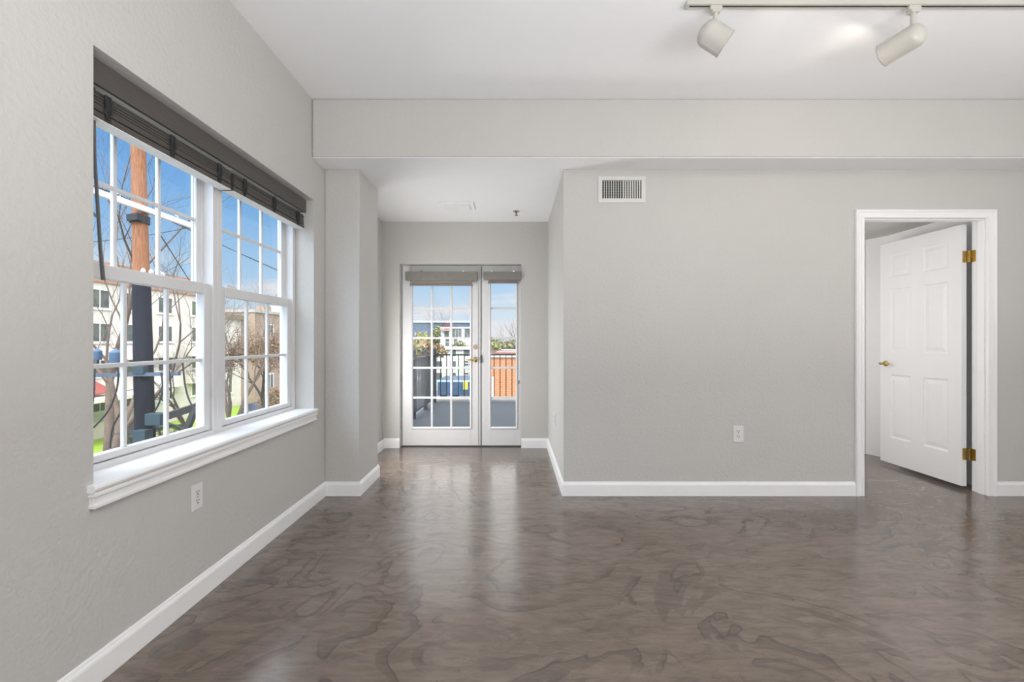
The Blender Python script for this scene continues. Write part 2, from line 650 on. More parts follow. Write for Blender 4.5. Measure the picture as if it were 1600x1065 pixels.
# the rest of our building, which throws its shade over the balcony and the pole
struct('wall_upper_storey', MB().box(WO, 6.0, YN - .2, 5.10, ZC + .1, 7.35), STUCCO, 'upper storeys of this building above the room', 'wall')
struct('wall_lower_storey', MB().box(WO, 6.0, YN - .2, 5.04, -6.0, -.18), STUCCO, 'lower storeys of this building beneath the room', 'wall')

BP = [(0, 0), (0, .013), (.080, .013), (.088, .011), (.093, .0075), (.101, .005), (.105, .0025), (.105, 0)]


def baseboard(name, path, label):
    # profile: u = offset into the room (left of the path), t = height
    prof = [(t, u) for u, t in BP]
    mb = MB().sweep(path, prof, lambda a, b, t: (a, b, t))
    return struct(name, mb, TRIM, label, 'baseboard')


baseboard('baseboard_left', [(-1.410, YF), (-1.410, 3.892), (-1.157, 3.892), (-1.157, YB), (XL, YB), (XL, YN)][::-1][::-1][::1] if False else
          [(XL, YN), (XL, YB), (-1.157, YB), (-1.157, 3.892), (-1.405, 3.892), (-1.405, YF), (FX0, YF)][::-1],
          'white baseboard running along the window wall and around the pillar')
baseboard('baseboard_right', [(2.567, YB), (XP, YB), (XP, YF), (FX1, YF)][::1] if False else
          [(FX1, YF), (XP, YF), (XP, YB), (2.567, YB)][::-1], 'white baseboard along the back wall between passage and doorway')
baseboard('baseboard_corner', [(3.619, YB), (XR, YB)][::-1], 'white baseboard on the short wall past the doorway')


# ---------------------------------------------------------------- windows in the left wall
def ring(mb, x0, x1, y0, y1, z0, z1, wy, wz0, wz1):
    """rectangular frame in the Y-Z plane"""
    mb.box(x0, x1, y0, y0 + wy, z0, z1)
    mb.box(x0, x1, y1 - wy, y1, z0, z1)
    mb.box(x0, x1, y0 + wy, y1 - wy, z0, z0 + wz0)
    mb.box(x0, x1, y0 + wy, y1 - wy, z1 - wz1, z1)


def window_unit(name, y0, y1, label):
    z0, z1 = .68, WZ1
    r = empty(name, (-1.60, (y0 + y1) / 2, z0), label, 'window', kind='structure')
    mb = MB()
    ring(mb, -1.640, -1.549, y0, y1, z0, z1, .036, .022, .018)
    # inner stops of the frame
    ring(mb, -1.620, -1.600, y0 + .036, y1 - .036, z0 + .022, z1 - .018, .010, .004, .004)
    mb.build('frame', VINYL, r, bevel=.003)
    zi0, zm0, zm1, zi1 = z0 + .024, 1.400, 1.454, z1 - .020
    ya, yb = y0 + .038, y1 - .038
    for k in range(2):
        mb = MB()
        if k == 0:                                           # upper, outer sash
            xs, sx = (-1.636, -1.606), -1.621
            ring(mb, xs[0], xs[1], ya, yb, zm0 + .006, zi1, .040, .042, .034)
            g = (ya + .040, yb - .040, zm0 + .048, zi1 - .034)
            nm = 'upper_sash'
        else:                                                # lower, inner sash
            xs, sx = (-1.602, -1.562), -1.582
            ring(mb, xs[0], xs[1], ya, yb, zi0, zm1, .046, .028, zm1 - zm0)
            g = (ya + .046, yb - .046, zi0 + .028, zm0)
            nm = 'lower_sash'
        sash = mb.build(nm, VINYL, r, bevel=.004)
        mu = MB()
        for q in (1, 2):
            yy = g[0] + (g[1] - g[0]) * q / 3
            mu.box(sx - .008, sx + .008, yy - .0085, yy + .0085, g[2], g[3])
        zz = (g[2] + g[3]) / 2
        mu.box(sx - .0075, sx + .0075, g[0], g[1], zz - .0085, zz + .0085)
        mu.build('muntin_grid', VINYL, sash, bevel=.003)
        MB().box(sx - .002, sx + .002, g[0], g[1], g[2], g[3]).build('glass_pane', GLASS, sash)
        if k == 1:
            yl = (y0 + y1) / 2 - .26
            lk = MB()
            lk.box(-1.600, -1.572, yl - .03, yl + .03, zm1, zm1 + .010)
            lk.obox((-1.586, yl - .035, zm1 + .016), (-1.586, yl + .012, zm1 + .014), .012, .008)
            lk.build('sash_lock', PLAST, sash)
    return r


window_unit('window_1', WY0 + .001, WM, 'white double-hung window unit with muntins, framing the utility pole')
window_unit('window_2', WM + .001, WY1 - .001, 'white double-hung window unit with muntins, nearer the pillar')

m = MB()
m.sweep([(WY0 - .024, 0), (WY1 + .012, 0)], [(0, -1.549), (0, -1.396), (-.004, -1.391), (-.012, -1.388), (-.020, -1.391), (-.026, -1.398), (-.026, -1.549)],
        lambda a, b, t: (t, a, .68 + b))
m.box(XL - .002, -1.401, WY0 - .016, WY1 + .004, .600, .654)
m.box(XL - .002, -1.393, WY0 - .020, WY1 + .008, .640, .654)
m.box(XL - .002, -1.396, WY0 - .018, WY1 + .006, .600, .612)
struct('trim_1', m, TRIM, 'white window sill with moulded apron below the big window', 'window sill', bevel=.0015)


# ---------------------------------------------------------------- raised wooden blinds over the window
def slat_blind(name, y0, y1, label, tilt_cord=False):
    r = empty(name, (-1.50, (y0 + y1) / 2, 1.95), label, 'blind', 'raised blinds over the big window')
    zb, zt = 1.948, 2.046
    mb = MB()
    nsl = 13
    for i in range(nsl):
        z = zb + .030 + i * (zt - zb - .030) / nsl
        j = random.Random(i * 7 + int(y0 * 10)).uniform(-.003, .003)
        mb.box(-1.528 + j, -1.471 + j, y0 + .004, y1 - .004, z, z + .0042)
    mb.build('slat_stack', BLIND, r)
    rail = MB().box(-1.530, -1.469, y0, y1, zb + .003, zb + .026).build('bottom_rail', BLIND, r, bevel=.002)
    MB().box(-1.529, -1.470, y0 + .001, y1 - .001, zb, zb + .003).build('pale_underside', BRAIL, rail)
    for f in (.12, .5, .88):
        yy = y0 + (y1 - y0) * f
        c = MB()
        c.box(-1.4675, -1.4655, yy - .012, yy + .012, zb + .004, zt)
        c.tube([(-1.466, yy - .012, zt), (-1.464, yy - .004, zt - .03), (-1.466, yy - .014, zt - .06), (-1.463, yy + .002, zt - .085)], .0028, 5)
        c.tube([(-1.466, yy + .010, zt), (-1.462, yy + .016, zt - .04), (-1.465, yy + .006, zt - .075)], .0028, 5)
        c.build('ladder_cord', CABLE, r)
    MB().box(-1.53, -1.476, y0, y1, 2.062, WZ1 - .004).build('head_rail', BRAIL, r)
    if tilt_cord:
        w = MB().tube([(-1.492, 1.618, 2.07), (-1.498, 1.628, 1.83), (-1.502, 1.655, 1.50), (-1.503, 1.668, 1.385)], [.0048, .0052, .0058, .0068], 8)
        w.build('tilt_wand', mat('dark_wand', (.10, .10, .105), .35), r, smooth=True)
    return r


slat_blind('slat_blind', WY0 + .012, 2.372, 'dark slatted blind pulled up over the window unit with the utility pole', True)
slat_blind('slat_blind', 2.392, 3.198, 'dark slatted blind pulled up over the window unit nearer the pillar')
m = MB().box(-1.462, -1.449, WY0 + .008, 3.185, 2.056, 2.144)
for yy in (WY0 + .02, 3.175):
    m.box(-1.53, -1.462, yy - .006, yy + .006, 2.058, 2.142)
tag(m.build('blind_valance', BLIND, bevel=.002), 'long dark wooden valance across the top of the big window', 'valance')


# ---------------------------------------------------------------- glass balcony doors
def glass_leaf(root, x0, x1, gx0, gx1, cols, name):
    y0, y1 = 4.998, 5.042
    z0, z1 = .012, 1.985
    gz0, gz1 = 1.163 - 136 * 5.0 / F, 1.163 + 97.5 * 5.0 / F
    mb = MB()
    mb.box(x0, gx0, y0, y1, z0, z1)
    mb.box(gx1, x1, y0, y1, z0, z1)
    mb.box(gx0, gx1, y0, y1, z0, gz0)
    mb.box(gx0, gx1, y0, y1, gz1, z1)
    leaf = mb.build(name, GDOOR, root, bevel=.002)
    mu = MB()
    prof = [(0, 4.990), (.006, 4.987), (.014, 4.990), (.020, 5.0), (.020, 5.02), (0, 5.02)]
    mu.sweep([(gx0 - .012, gz0 - .012), (gx1 + .012, gz0 - .012), (gx1 + .012, gz1 + .012), (gx0 - .012, gz1 + .012)], prof,
             lambda a, b, t: (a, t, b), closed=True)
    for k in range(1, cols):
        xx = gx0 + (gx1 - gx0) * k / cols
        mu.box(xx - .011, xx + .011, 5.005, 5.033, gz0, gz1)
    for k in range(1, 5):
        zz = gz0 + (gz1 - gz0) * k / 5
        mu.box(gx0, gx1, 5.006, 5.032, zz - .011, zz + .011)
    mu.build('muntin_grid', GDOOR, leaf, bevel=.003)
    MB().box(gx0, gx1, 5.017, 5.021, gz0, gz1).build('glass_pane', GLASS, leaf)
    return leaf


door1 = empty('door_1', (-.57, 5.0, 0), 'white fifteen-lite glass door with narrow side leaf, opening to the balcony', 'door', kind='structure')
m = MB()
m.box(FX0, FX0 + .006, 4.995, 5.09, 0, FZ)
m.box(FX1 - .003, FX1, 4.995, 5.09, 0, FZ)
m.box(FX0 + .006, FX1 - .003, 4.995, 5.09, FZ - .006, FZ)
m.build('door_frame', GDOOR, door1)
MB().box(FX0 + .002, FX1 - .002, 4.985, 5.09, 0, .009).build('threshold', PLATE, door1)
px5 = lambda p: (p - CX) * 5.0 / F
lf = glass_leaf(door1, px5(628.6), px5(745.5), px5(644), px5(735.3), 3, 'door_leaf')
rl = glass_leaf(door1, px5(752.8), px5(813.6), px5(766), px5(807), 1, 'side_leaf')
# astragal: moulded strip where the leaves meet
m = MB()
for a, b, d in ((745.6, 747.2, 0), (747.4, 748.9, .006), (749.1, 750.4, .003), (750.6, 751.9, .008)):
    m.box(px5(a), px5(b), 4.986 + d, 5.042, .012, 1.985)
m.build('astragal', GDOOR, lf, bevel=.001)
MB().box(px5(751.9), px5(752.8), 5.012, 5.04, .012, 1.985).build('seal_strip', GAP, door1)
MB().box(px5(625.5) + .003, px5(628.6), 5.012, 5.04, .012, 1.988).build('seal_strip', GAP, door1)
MB().box(px5(628.6), px5(752), 5.010, 5.04, 1.985, 1.989).build('seal_strip', GAP, door1)
for yc in (430, 513, 590, 664):
    z = H + (CY - yc) * 4.99 / F
    h = MB()
    for k in range(3):
        h.tube([(px5(626.6), 4.990, z - .045 + k * .031), (px5(626.6), 4.990, z - .045 + k * .031 + .027)], .006, 8)
    h.build('hinge', STEEL, lf, smooth=True)


def lever(parent, c, n, arm, material, rr=.028, arm_len=.10):
    """rosette at c, axis n out of the door, lever pointing along arm"""
    c, n, arm = Vector(c), Vector(n).normalized(), Vector(arm).normalized()
    mb = MB()
    mb.lathe(c, n, [(0, 0), (0, rr), (.006, rr), (.011, rr * .8), (.013, .012), (.045, .0105), (.052, .0125), (.060, .010), (.063, 0)], 20)
    p = c + n * .050
    up = n.cross(arm)
    mb.tube([p, p + arm * .03 + up * .002, p + arm * .06 - up * .002 - n * .002, p + arm * (arm_len - .01) - n * .006, p + arm * arm_len - n * .012],
            [.0095, .009, .008, .0075, .005], 10)
    return mb.build('lever_handle', material, parent, smooth=True)


pz = lambda y: H + (CY - y) * 4.99 / F
lever(lf, (px5(743.3), 4.998, pz(561.8)), (0, -1, 0), (-1, 0, 0), BRASS)
m = MB().lathe((px5(743.0), 4.998, pz(541.8)), (0, -1, 0), [(0, 0), (0, .027), (.008, .026), (.016, .02), (.018, 0)], 20)
m.box(px5(743) - .004, px5(743) + .004, 4.965, 4.982, pz(541.8) - .013, pz(541.8) + .013)
m.build('deadbolt', mat('pale_brass', (.62, .52, .34), .35, metal=.9), lf, smooth=True)
MB().box(px5(751.6), px5(752.6), 4.984, 5.0, pz(567), pz(555)).build('strike_plate', DARK, rl)


def roll_shade(x0, x1, xa, xb, zt, zb, zh, label, cord_x=None):
    r = empty('roller_shade', ((x0 + x1) / 2, 4.96, zb), label, 'roller shade', 'roller shades on the glass doors')
    MB().box(x0, x1, 4.915, 4.985, zb, zt).build('cassette', SHADE, r, bevel=.004)
    MB().box(xa, xb, 4.945, 4.951, zh + .012, zb + .01).build('fabric', SHADE2, r)
    MB().box(xa - .006, xb + .006, 4.938, 4.958, zh, zh + .018).build('hem_bar', SHADE2, r, bevel=.003)
    for f in (.22, .80):
        xx = x0 + (x1 - x0) * f
        MB().box(xx - .011, xx + .011, 4.93, 4.985, zt, zt + .012).lathe((xx, 4.955, zt + .004), (0, 0, 1), [(0, .009), (.014, .008), (.016, 0)], 10).build('bracket', STEEL, r)
    if cord_x:
        MB().tube([(cord_x, 4.96, zb), (cord_x + .002, 4.965, 1.2), (cord_x, 4.968, pz(594))], .0028, 6).tube(
            [(cord_x + .014, 4.96, zb), (cord_x + .015, 4.965, 1.2), (cord_x + .004, 4.968, pz(594))], .0028, 6).build('bead_chain', PLAST, r)
        MB().lathe((cord_x + .002, 4.968, pz(599.5)), (0, 0, 1), [(0, 0), (.004, .010), (.03, .008), (.042, .004), (.044, 0)], 12).build('chain_tensioner', SHADE, r, smooth=True)
    return r


y5 = lambda p: (p - CX) * 4.915 / F
z5 = lambda q: H + (CY - q) * 4.915 / F
roll_shade(y5(633), y5(745.8), y5(640), y5(737.5), z5(424), z5(437.6), z5(446), 'taupe roller shade cassette on the wide glass door leaf')
roll_shade(y5(755.3), y5(814.4), y5(763), y5(808.6), z5(424), z5(436.6), z5(442.2), 'taupe roller shade cassette with pull chain on the narrow side leaf', y5(810.5))


# ---------------------------------------------------------------- six-panel door and its frame
door2 = empty('door_2', (3.557, 3.53, 0), 'white six-panel door standing open into the small hall', 'door', kind='structure')
JX0, JX1, JZ = 2.629, 3.557, 2.082
m = MB()
for a, b in ((DX0, JX0), (JX1, DX1)):
    m.box(a, b, 3.405, 3.532, 0, JZ + .02)
m.box(JX0, JX1, 3.405, 3.532, JZ, JZ + .02)
m.box(JX0, JX0 + .011, 3.43, 3.478, 0, JZ)
m.box(JX1 - .011, JX1, 3.43, 3.478, 0, JZ)
m.box(JX0 + .011, JX1 - .011, 3.43, 3.478, JZ - .011, JZ)
m.build('jamb', TRIM, door2, bevel=.002)
CP = [(0, YB), (0, 3.410), (.008, 3.405), (.012, 3.4085), (.034, 3.4065), (.040, 3.402), (.050, 3.399), (.056, 3.401), (.060, 3.408), (.060, YB)]
m = MB().sweep([(JX0 - .005, 0), (JX0 - .005, JZ + .005), (JX1 + .005, JZ + .005), (JX1 + .005, 0)], CP, lambda a, b, t: (a, t, b))
m.build('casing', TRIM, door2)

LX0, LX1 = 3.492, 3.530                                       # the leaf stands parallel to the side walls
LY0, LY1, LZ0, LZ1 = 3.545, 4.330, .031, 2.068
cols = ((LY0 + .107, LY0 + .335), (LY0 + .454, LY0 + .675))
rows = ((.269, .853), (1.055, 1.637), (1.746, 1.959))


def panel_leaf():
    mb = MB()
    bm = mb.bm
    ys = [LY0, cols[0][0], cols[0][1], cols[1][0], cols[1][1], LY1]
    zs = [LZ0, rows[0][0], rows[0][1], rows[1][0], rows[1][1], rows[2][0], rows[2][1], LZ1]
    for X, sgn in ((LX0, 1), (LX1, -1)):
        for i in range(5):
            for j in range(7):
                y0, y1, z0, z1 = ys[i], ys[i + 1], zs[j], zs[j + 1]
                if i % 2 == 1 and j % 2 == 1:
                    lv = [(0, 0), (.004, .004), (.012, .008), (.020, .0085), (.050, .002)]
                    prev = None
                    for ins, dep in lv:
                        q = [bm.verts.new((X + sgn * dep, a, b)) for a, b in
                             ((y0 + ins, z0 + ins), (y1 - ins, z0 + ins), (y1 - ins, z1 - ins), (y0 + ins, z1 - ins))]
                        if prev:
                            for k in range(4):
                                bm.faces.new((prev[k], prev[(k + 1) % 4], q[(k + 1) % 4], q[k]))
                        prev = q
                    bm.faces.new(prev)
                else:
                    bm.faces.new([bm.verts.new((X, a, b)) for a, b in ((y0, z0), (y1, z0), (y1, z1), (y0, z1))])
    for y in (LY0, LY1):
        mb.face([(LX0, y, LZ0), (LX1, y, LZ0), (LX1, y, LZ1), (LX0, y, LZ1)])
    for z in (LZ0, LZ1):
        mb.face([(LX0, LY0, z), (LX1, LY0, z), (LX1, LY1, z), (LX0, LY1, z)])
    bmesh.ops.remove_doubles(bm, verts=bm.verts, dist=.0002)
    return mb.build('door_leaf', DOORP, door2)


leaf = panel_leaf()
lever(leaf, (LX0, LY1 - .065, .949), (-1, 0, 0), (0, -1, 0), BRASS, .026, .085)
for z0, z1 in ((1.772, 1.862), (.236, .326)):
    h = MB()
    h.box(LX0 + .006, LX1, LY0 - .0025, LY0, z0, z1)
    h.box(JX1 - .0025, JX1, 3.500, 3.532, z0, z1)
    for k in range(3):
        h.tube([((LX1 + JX1) / 2, 3.537, z0 + k * .031), ((LX1 + JX1) / 2, 3.537, z0 + k * .031 + .028)], .0075, 10)
    h.box(LX1, (LX1 + JX1) / 2, 3.536, 3.539, z0, z1)
    h.box((LX1 + JX1) / 2, JX1, 3.533, 3.536, z0, z1)
    h.build('hinge', BRASS, leaf)


# ---------------------------------------------------------------- ceiling track and spotlights
TY, TZ = 2.291, 2.843
t = empty('light_track', (.87, TY, TZ), 'long white ceiling track carrying the two spotlights', 'track')
m = MB()
m.box(.872, 3.9, TY - .0185, TY - .006, TZ, ZC)
m.box(.872, 3.9, TY + .006, TY + .0185, TZ, ZC)
m.box(.872, 3.9, TY - .006, TY + .006, TZ + .008, ZC)
m.box(.868, .885, TY - .0195, TY + .0195, TZ - .001, ZC)
m.build('track_rail', LAMPW, t, bevel=.001)
MB().box(.888, 3.9, TY - .0055, TY + .0055, TZ + .001, TZ + .0079).build('slot', DARK, t)


def spot(name, x, drop, aim, body_len, rad, back, label, watts):
    r = empty(name, (x, TY, TZ), label, 'spotlight', 'spotlights on the ceiling track')
    m = MB()
    m.box(x - .030, x + .030, TY - .014, TY + .014, TZ - .022, TZ + .001)
    m.box(x - .022, x + .022, TY - .017, TY + .017, TZ - .034, TZ - .020)
    m.build('adapter', LAMPW, r, bevel=.003)
    MB().tube([(x, TY, TZ - .03), (x, TY, TZ - drop)], .0125, 12).build('stem', LAMPW, r, smooth=True)
    aim = Vector(aim).normalized()
    piv = Vector((x, TY, TZ - drop - rad * .86))
    c0 = piv - aim * back                                     # rear end of the can
    prof = []
    for k in range(9):
        a = math.pi / 2 * k / 8
        prof.append((rad * .78 * (1 - math.cos(a)), rad * math.sin(a)))
    prof += [(body_len - .006, rad), (body_len - .004, rad + .0015), (body_len, rad + .0015), (body_len, rad - .004), (body_len - .05, rad - .005),
             (body_len - .10, rad * .6), (body_len - .102, 0)]
    can = MB().lathe(c0, aim, prof, 32).build('can', LAMPW, r, smooth=True)
    MB().lathe(c0, aim, [(body_len + .0002, rad - .003), (body_len + .0002, rad + .002), (body_len - .003, rad + .002)], 32).build('rim', mat('grey_rim', (.30, .29, .27), .4), can)
    MB().lathe(c0, aim, [(body_len - .098, 0), (body_len - .098, .018), (body_len - .07, .026), (body_len - .035, .036), (body_len - .022, .034), (body_len - .018, 0)], 20).build('bulb', BULB, can, smooth=True)
    lp = c0 + aim * (body_len + .004)
    sp = lamp('spot_beam', 'SPOT', lp, watts, (1, .90, .78), spot_size=math.radians(176), spot_blend=.35, shadow_soft_size=.035)
    sp.rotation_euler = aim.to_track_quat('-Z', 'Y').to_euler()
    return r


spot('spotlight', 1.018, .102, (.83, -.03, -.56), .150, .064, .090, 'white can spotlight at the end of the track, aimed towards its neighbour', 1.5)
spot('spotlight', 2.013, .102, (-.435, .89, -.135), .185, .058, .050, 'white can spotlight farther along the track, aimed at the back wall', 1.0)


# ---------------------------------------------------------------- vent, outlets, ceiling bits
v = empty('air_vent', (.815, YB, 2.30), 'square supply air vent high on the back wall', 'vent')
vx0, vx1, vz0, vz1 = .634, .994, 2.196, 2.398
gx0, gx1, gz0, gz1 = .664, .961, 2.229, 2.375
m = MB()
m.sweep([(vx0, vz0), (vx1, vz0), (vx1, vz1), (vx0, vz1)], [(0, YB), (0, YB - .004), (.004, YB - .009), (.033, YB - .011), (.033, YB)],
        lambda a, b, t: (a, t, b), closed=True)
m.build('frame', GRILLE, v)
m = MB()
for k in range(16):
    xx = gx0 + (gx1 - gx0) * (k + 1) / 17
    m.obox((xx, YB - .008, (gz0 + gz1) / 2), (xx + (.004 if k < 8 else .009), YB - .001, (gz0 + gz1) / 2), gz1 - gz0, .0042, up=(1, 0, 0))
m.build('louvre', GRILLE, v)
m = MB()
for k in range(7):
    zz = gz0 + (gz1 - gz0) * (k + 1) / 8
    m.box(gx0, gx1, YB - .0022, YB - .0012, zz - .003, zz + .003)
m.build('damper_blade', mat('damper_grey', (.16, .16, .155), .6), v)
MB().box(gx0, gx1, YB - .0009, YB - .0004, gz0, gz1).build('duct_opening', DARK, v)


def outlet(c, n, s, label, w=.071, h=.116):
    """c centre on the wall, n out of the wall, s sideways"""
    c, n, s = Vector(c), Vector(n), Vector(s)
    r = empty('wall_outlet', c, label, 'outlet', 'power outlets on the walls')
    up = Vector((0, 0, 1))

    def slab(mb, du, dz, ww, hh, t0, t1):
        p = c + s * du + up * dz
        mb.obox(p + n * t0, p + n * t1, ww, hh)
    mb = MB()
    slab(mb, 0, 0, w, h, 0, .006)
    pl = mb.build('cover_plate', PLAST, r, bevel=.003)
    for dz in (.0195, -.0195):
        mb = MB()
        slab(mb, 0, dz, .034, .029, .006, .0075)
        rc = mb.build('receptacle', PLAST, r, bevel=.002)
        mb = MB()
        slab(mb, -.0065, dz + .004, .0034, .009, .0072, .0080)
        slab(mb, .0065, dz + .004, .0034, .0075, .0072, .0080)
        slab(mb, 0, dz - .0075, .006, .006, .0072, .0080)
        mb.build('slots', DARK, rc)
    mb = MB()
    slab(mb, 0, 0, .005, .005, .006, .0072)
    mb.build('screw', STEEL, r)
    return r


outlet((1.689, YB, .464), (0, -1, 0), (1, 0, 0), 'white power outlet low on the back wall', .078, .122)
outlet((XL, 2.034, .466), (1, 0, 0), (0, 1, 0), 'white power outlet under the window sill')
outlet((XP, 4.13, .449), (-1, 0, 0), (0, -1, 0), 'white power outlet on the passage side wall')

s = empty('fire_sprinkler', (.030, 4.53, ZB), 'small chrome fire sprinkler on the passage ceiling', 'sprinkler')
MB().lathe((.030, 4.53, ZB), (0, 0, -1), [(0, 0), (0, .034), (.004, .033), (.008, .020), (.009, 0)], 20).build('escutcheon', STEEL, s, smooth=True)
MB().lathe((.030, 4.53, ZB - .007), (0, 0, -1), [(0, .010), (.014, .010), (.016, .004), (.032, .004), (.033, .017), (.036, .017), (.036, 0)], 16).build('sprinkler_head', mat('dark_brass', (.22, .17, .10), .4, metal=.8), s)
c = empty('ceiling_light', (-.53, 4.33, ZB), 'flush white light panel on the passage ceiling', 'light')
MB().box(-.69, -.37, 4.22, 4.46, ZB - .014, ZB).build('housing', CEIL, c, bevel=.006)
MB().box(-.65, -.41, 4.25, 4.43, ZB - .024, ZB - .013).build('diffuser', mat('opal_diffuser', (.86, .86, .86), .4), c, bevel=.006)
# ---------------------------------------------------------------- outside: balcony
struct('balcony_deck', MB().box(-1.62, 3.4, 5.10, 9.05, -.30, -.05), DECKM, 'grey coated balcony deck beyond the glass doors', 'deck')
struct('balcony_curb', MB().box(-1.62, 3.4, 9.05, 9.20, -.30, .00), CONC, 'low pale concrete curb at the edge of the balcony', 'curb')


def railing(p0, p1, nposts, label, skip_first=False):
    p0, p1 = Vector(p0), Vector(p1)
    d = p1 - p0
    L_ = d.length
    dn = d.normalized()
    r = empty('balcony_railing', p0, label, 'railing', 'black iron balcony railings')
    MB().obox(p0 + Vector((0, 0, .935)), p1 + Vector((0, 0, .935)), .045, .03).build('top_rail', IRON, r)
    MB().obox(p0 + Vector((0, 0, .10)), p1 + Vector((0, 0, .10)), .035, .03).build('bottom_rail', IRON, r)
    for k in range(nposts):
        if skip_first and k == 0:
            continue
        p = p0 + d * k / (nposts - 1)
        m = MB().box(p.x - .029, p.x + .029, p.y - .029, p.y + .029, p.z, p.z + 1.04)
        m.lathe((p.x, p.y, p.z + 1.04), (0, 0, 1), [(0, .034), (.012, .034), (.022, .022), (.04, .016), (.05, 0)], 8)
        m.build('post', IRON, r)
    n = int(L_ / .1165)
    first = None
    for k in range(1, n):
        p = p0 + dn * (k * .1165)
        if first is None:
            o = first = MB().box(p.x - .0085, p.x + .0085, p.y - .0085, p.y + .0085, p.z + .10, p.z + .935).build('baluster', IRON, r)
            f0 = p.copy()
        else:
            o = first.copy()
            COL.objects.link(o)
            o.location = first.location + (p - f0)
    return r


railing((-1.54, 5.16, -.05), (-1.54, 8.93, -.05), 5, 'black iron railing along the side of the balcony')
railing((-1.54, 8.93, -.05), (3.3, 8.93, -.05), 6, 'black iron railing across the far end of the balcony', True)

# ---------------------------------------------------------------- outside: ground
G = -6.0
struct('ground', MB().box(-160, 140, -40, 260, G - .5, G), ASPH, 'grey street and parking ground below the building', 'ground')
tag(MB().box(-29.85, -19.0, 14, 50, G, G + .10).build('lawn', GRASS), 'bright lime green lawn in front of the white apartment building', 'lawn', kind='stuff')
struct('sidewalk', MB().box(-19.0, -17.0, 0, 90, G, G + .12), CONC, 'pale concrete sidewalk along the lawn', 'sidewalk')


# ---------------------------------------------------------------- outside: utility pole
def droop(p0, p1, sag, n=10):
    p0, p1 = Vector(p0), Vector(p1)
    return [p0.lerp(p1, k / n) + Vector((0, 0, -4 * sag * (k / n) * (1 - k / n))) for k in range(n + 1)]


PB, PT = at(227, 690, 10.0), at(216, 230, 10.0)
pd = (PT - PB) / (PT.z - PB.z)
pole_at = lambda z: PB + pd * (z - PB.z)
P0, P1 = pole_at(G), pole_at(6.6)
up = empty('utility_pole', P0, 'tall wooden utility pole outside the window, with crossarms and boxes', 'utility pole')
m = MB().tube([pole_at(z) for z in (G, -3, 0, 2.5, 4.5, 6.6)], [.205, .185, .165, .150, .140, .128], 20)
m.build('pole', POLEW, up, smooth=True)
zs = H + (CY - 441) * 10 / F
m = MB()  # dark half shell added in place of the building's shade on the lower pole
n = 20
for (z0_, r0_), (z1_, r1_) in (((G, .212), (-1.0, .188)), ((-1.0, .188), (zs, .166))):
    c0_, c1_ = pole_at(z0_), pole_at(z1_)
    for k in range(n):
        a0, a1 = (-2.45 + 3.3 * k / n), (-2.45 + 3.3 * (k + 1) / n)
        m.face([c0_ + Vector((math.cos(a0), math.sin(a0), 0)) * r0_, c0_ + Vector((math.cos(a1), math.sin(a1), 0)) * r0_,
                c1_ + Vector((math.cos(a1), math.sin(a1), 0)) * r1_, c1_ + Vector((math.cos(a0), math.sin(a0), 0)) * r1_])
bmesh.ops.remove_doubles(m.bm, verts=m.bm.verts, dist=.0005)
sl = m.build('shade_shell', mat('pole_shade', (.008, .009, .013), .8, spec=.12, color2=(.014, .015, .021), scale=6, stretch=(6, 6, .6)), up, smooth=True)
tag(sl, 'dark half shell painted as shade on the lower pole')
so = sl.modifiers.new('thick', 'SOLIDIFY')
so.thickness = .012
za = 4.03
pa = pole_at(za)
MB().obox((pa.x + .17, 8.4, za), (pa.x + .17, 11.75, za), .09, .115).build('crossarm', ARMW, up)
m = MB().tube([(pa.x, pa.y, za - .30), (pa.x, pa.y, za - .14)], [.185, .185], 16)
m.obox((pa.x - .1, pa.y - .16, za - .22), (pa.x + .16, pa.y - .20, za - .20), .12, .14)
m.build('pole_band', CABLE, up)
for yy in (8.7, 9.3, 10.9, 11.5):
    MB().lathe((pa.x + .17, yy, za + .06), (0, 0, 1), [(0, .012), (.06, .012), (.06, .05), (.09, .055), (.11, .03), (.13, .045), (.15, 0)], 12).build('insulator', PORC, up, smooth=True)
for yy, dz in ((8.75, -.42), (11.45, -.36)):
    m = MB()
    e0 = Vector((pa.x + .17, yy, za - .04))
    e1 = e0 + Vector((0, .05, dz))
    m.tube([e0, e1], .012, 6)
    for q in range(6):
        c0 = e1 + Vector((.03, (.07 + q * .07) * (1 if yy > 10 else -1), .012 * q))
        m.lathe(c0, (0, 1, .15), [(0, 0), (0, .045), (.02, .05), (.04, .02), (.07, .02)], 10)
    m.build('strain_insulator', GALV, up)
for dx, yy in ((.22, 9.78), (.28, 9.92), (.26, 10.22), (.2, 10.34)):
    z = H + (CY - 428) * 10 / F
    p = pole_at(z)
    MB().lathe((p.x + dx, yy, z - .10), (0, 0, 1), [(0, .03), (.05, .05), (.09, .03), (.13, .05), (.18, .03), (.20, 0)], 10).build('insulator', PORC, up, smooth=True)
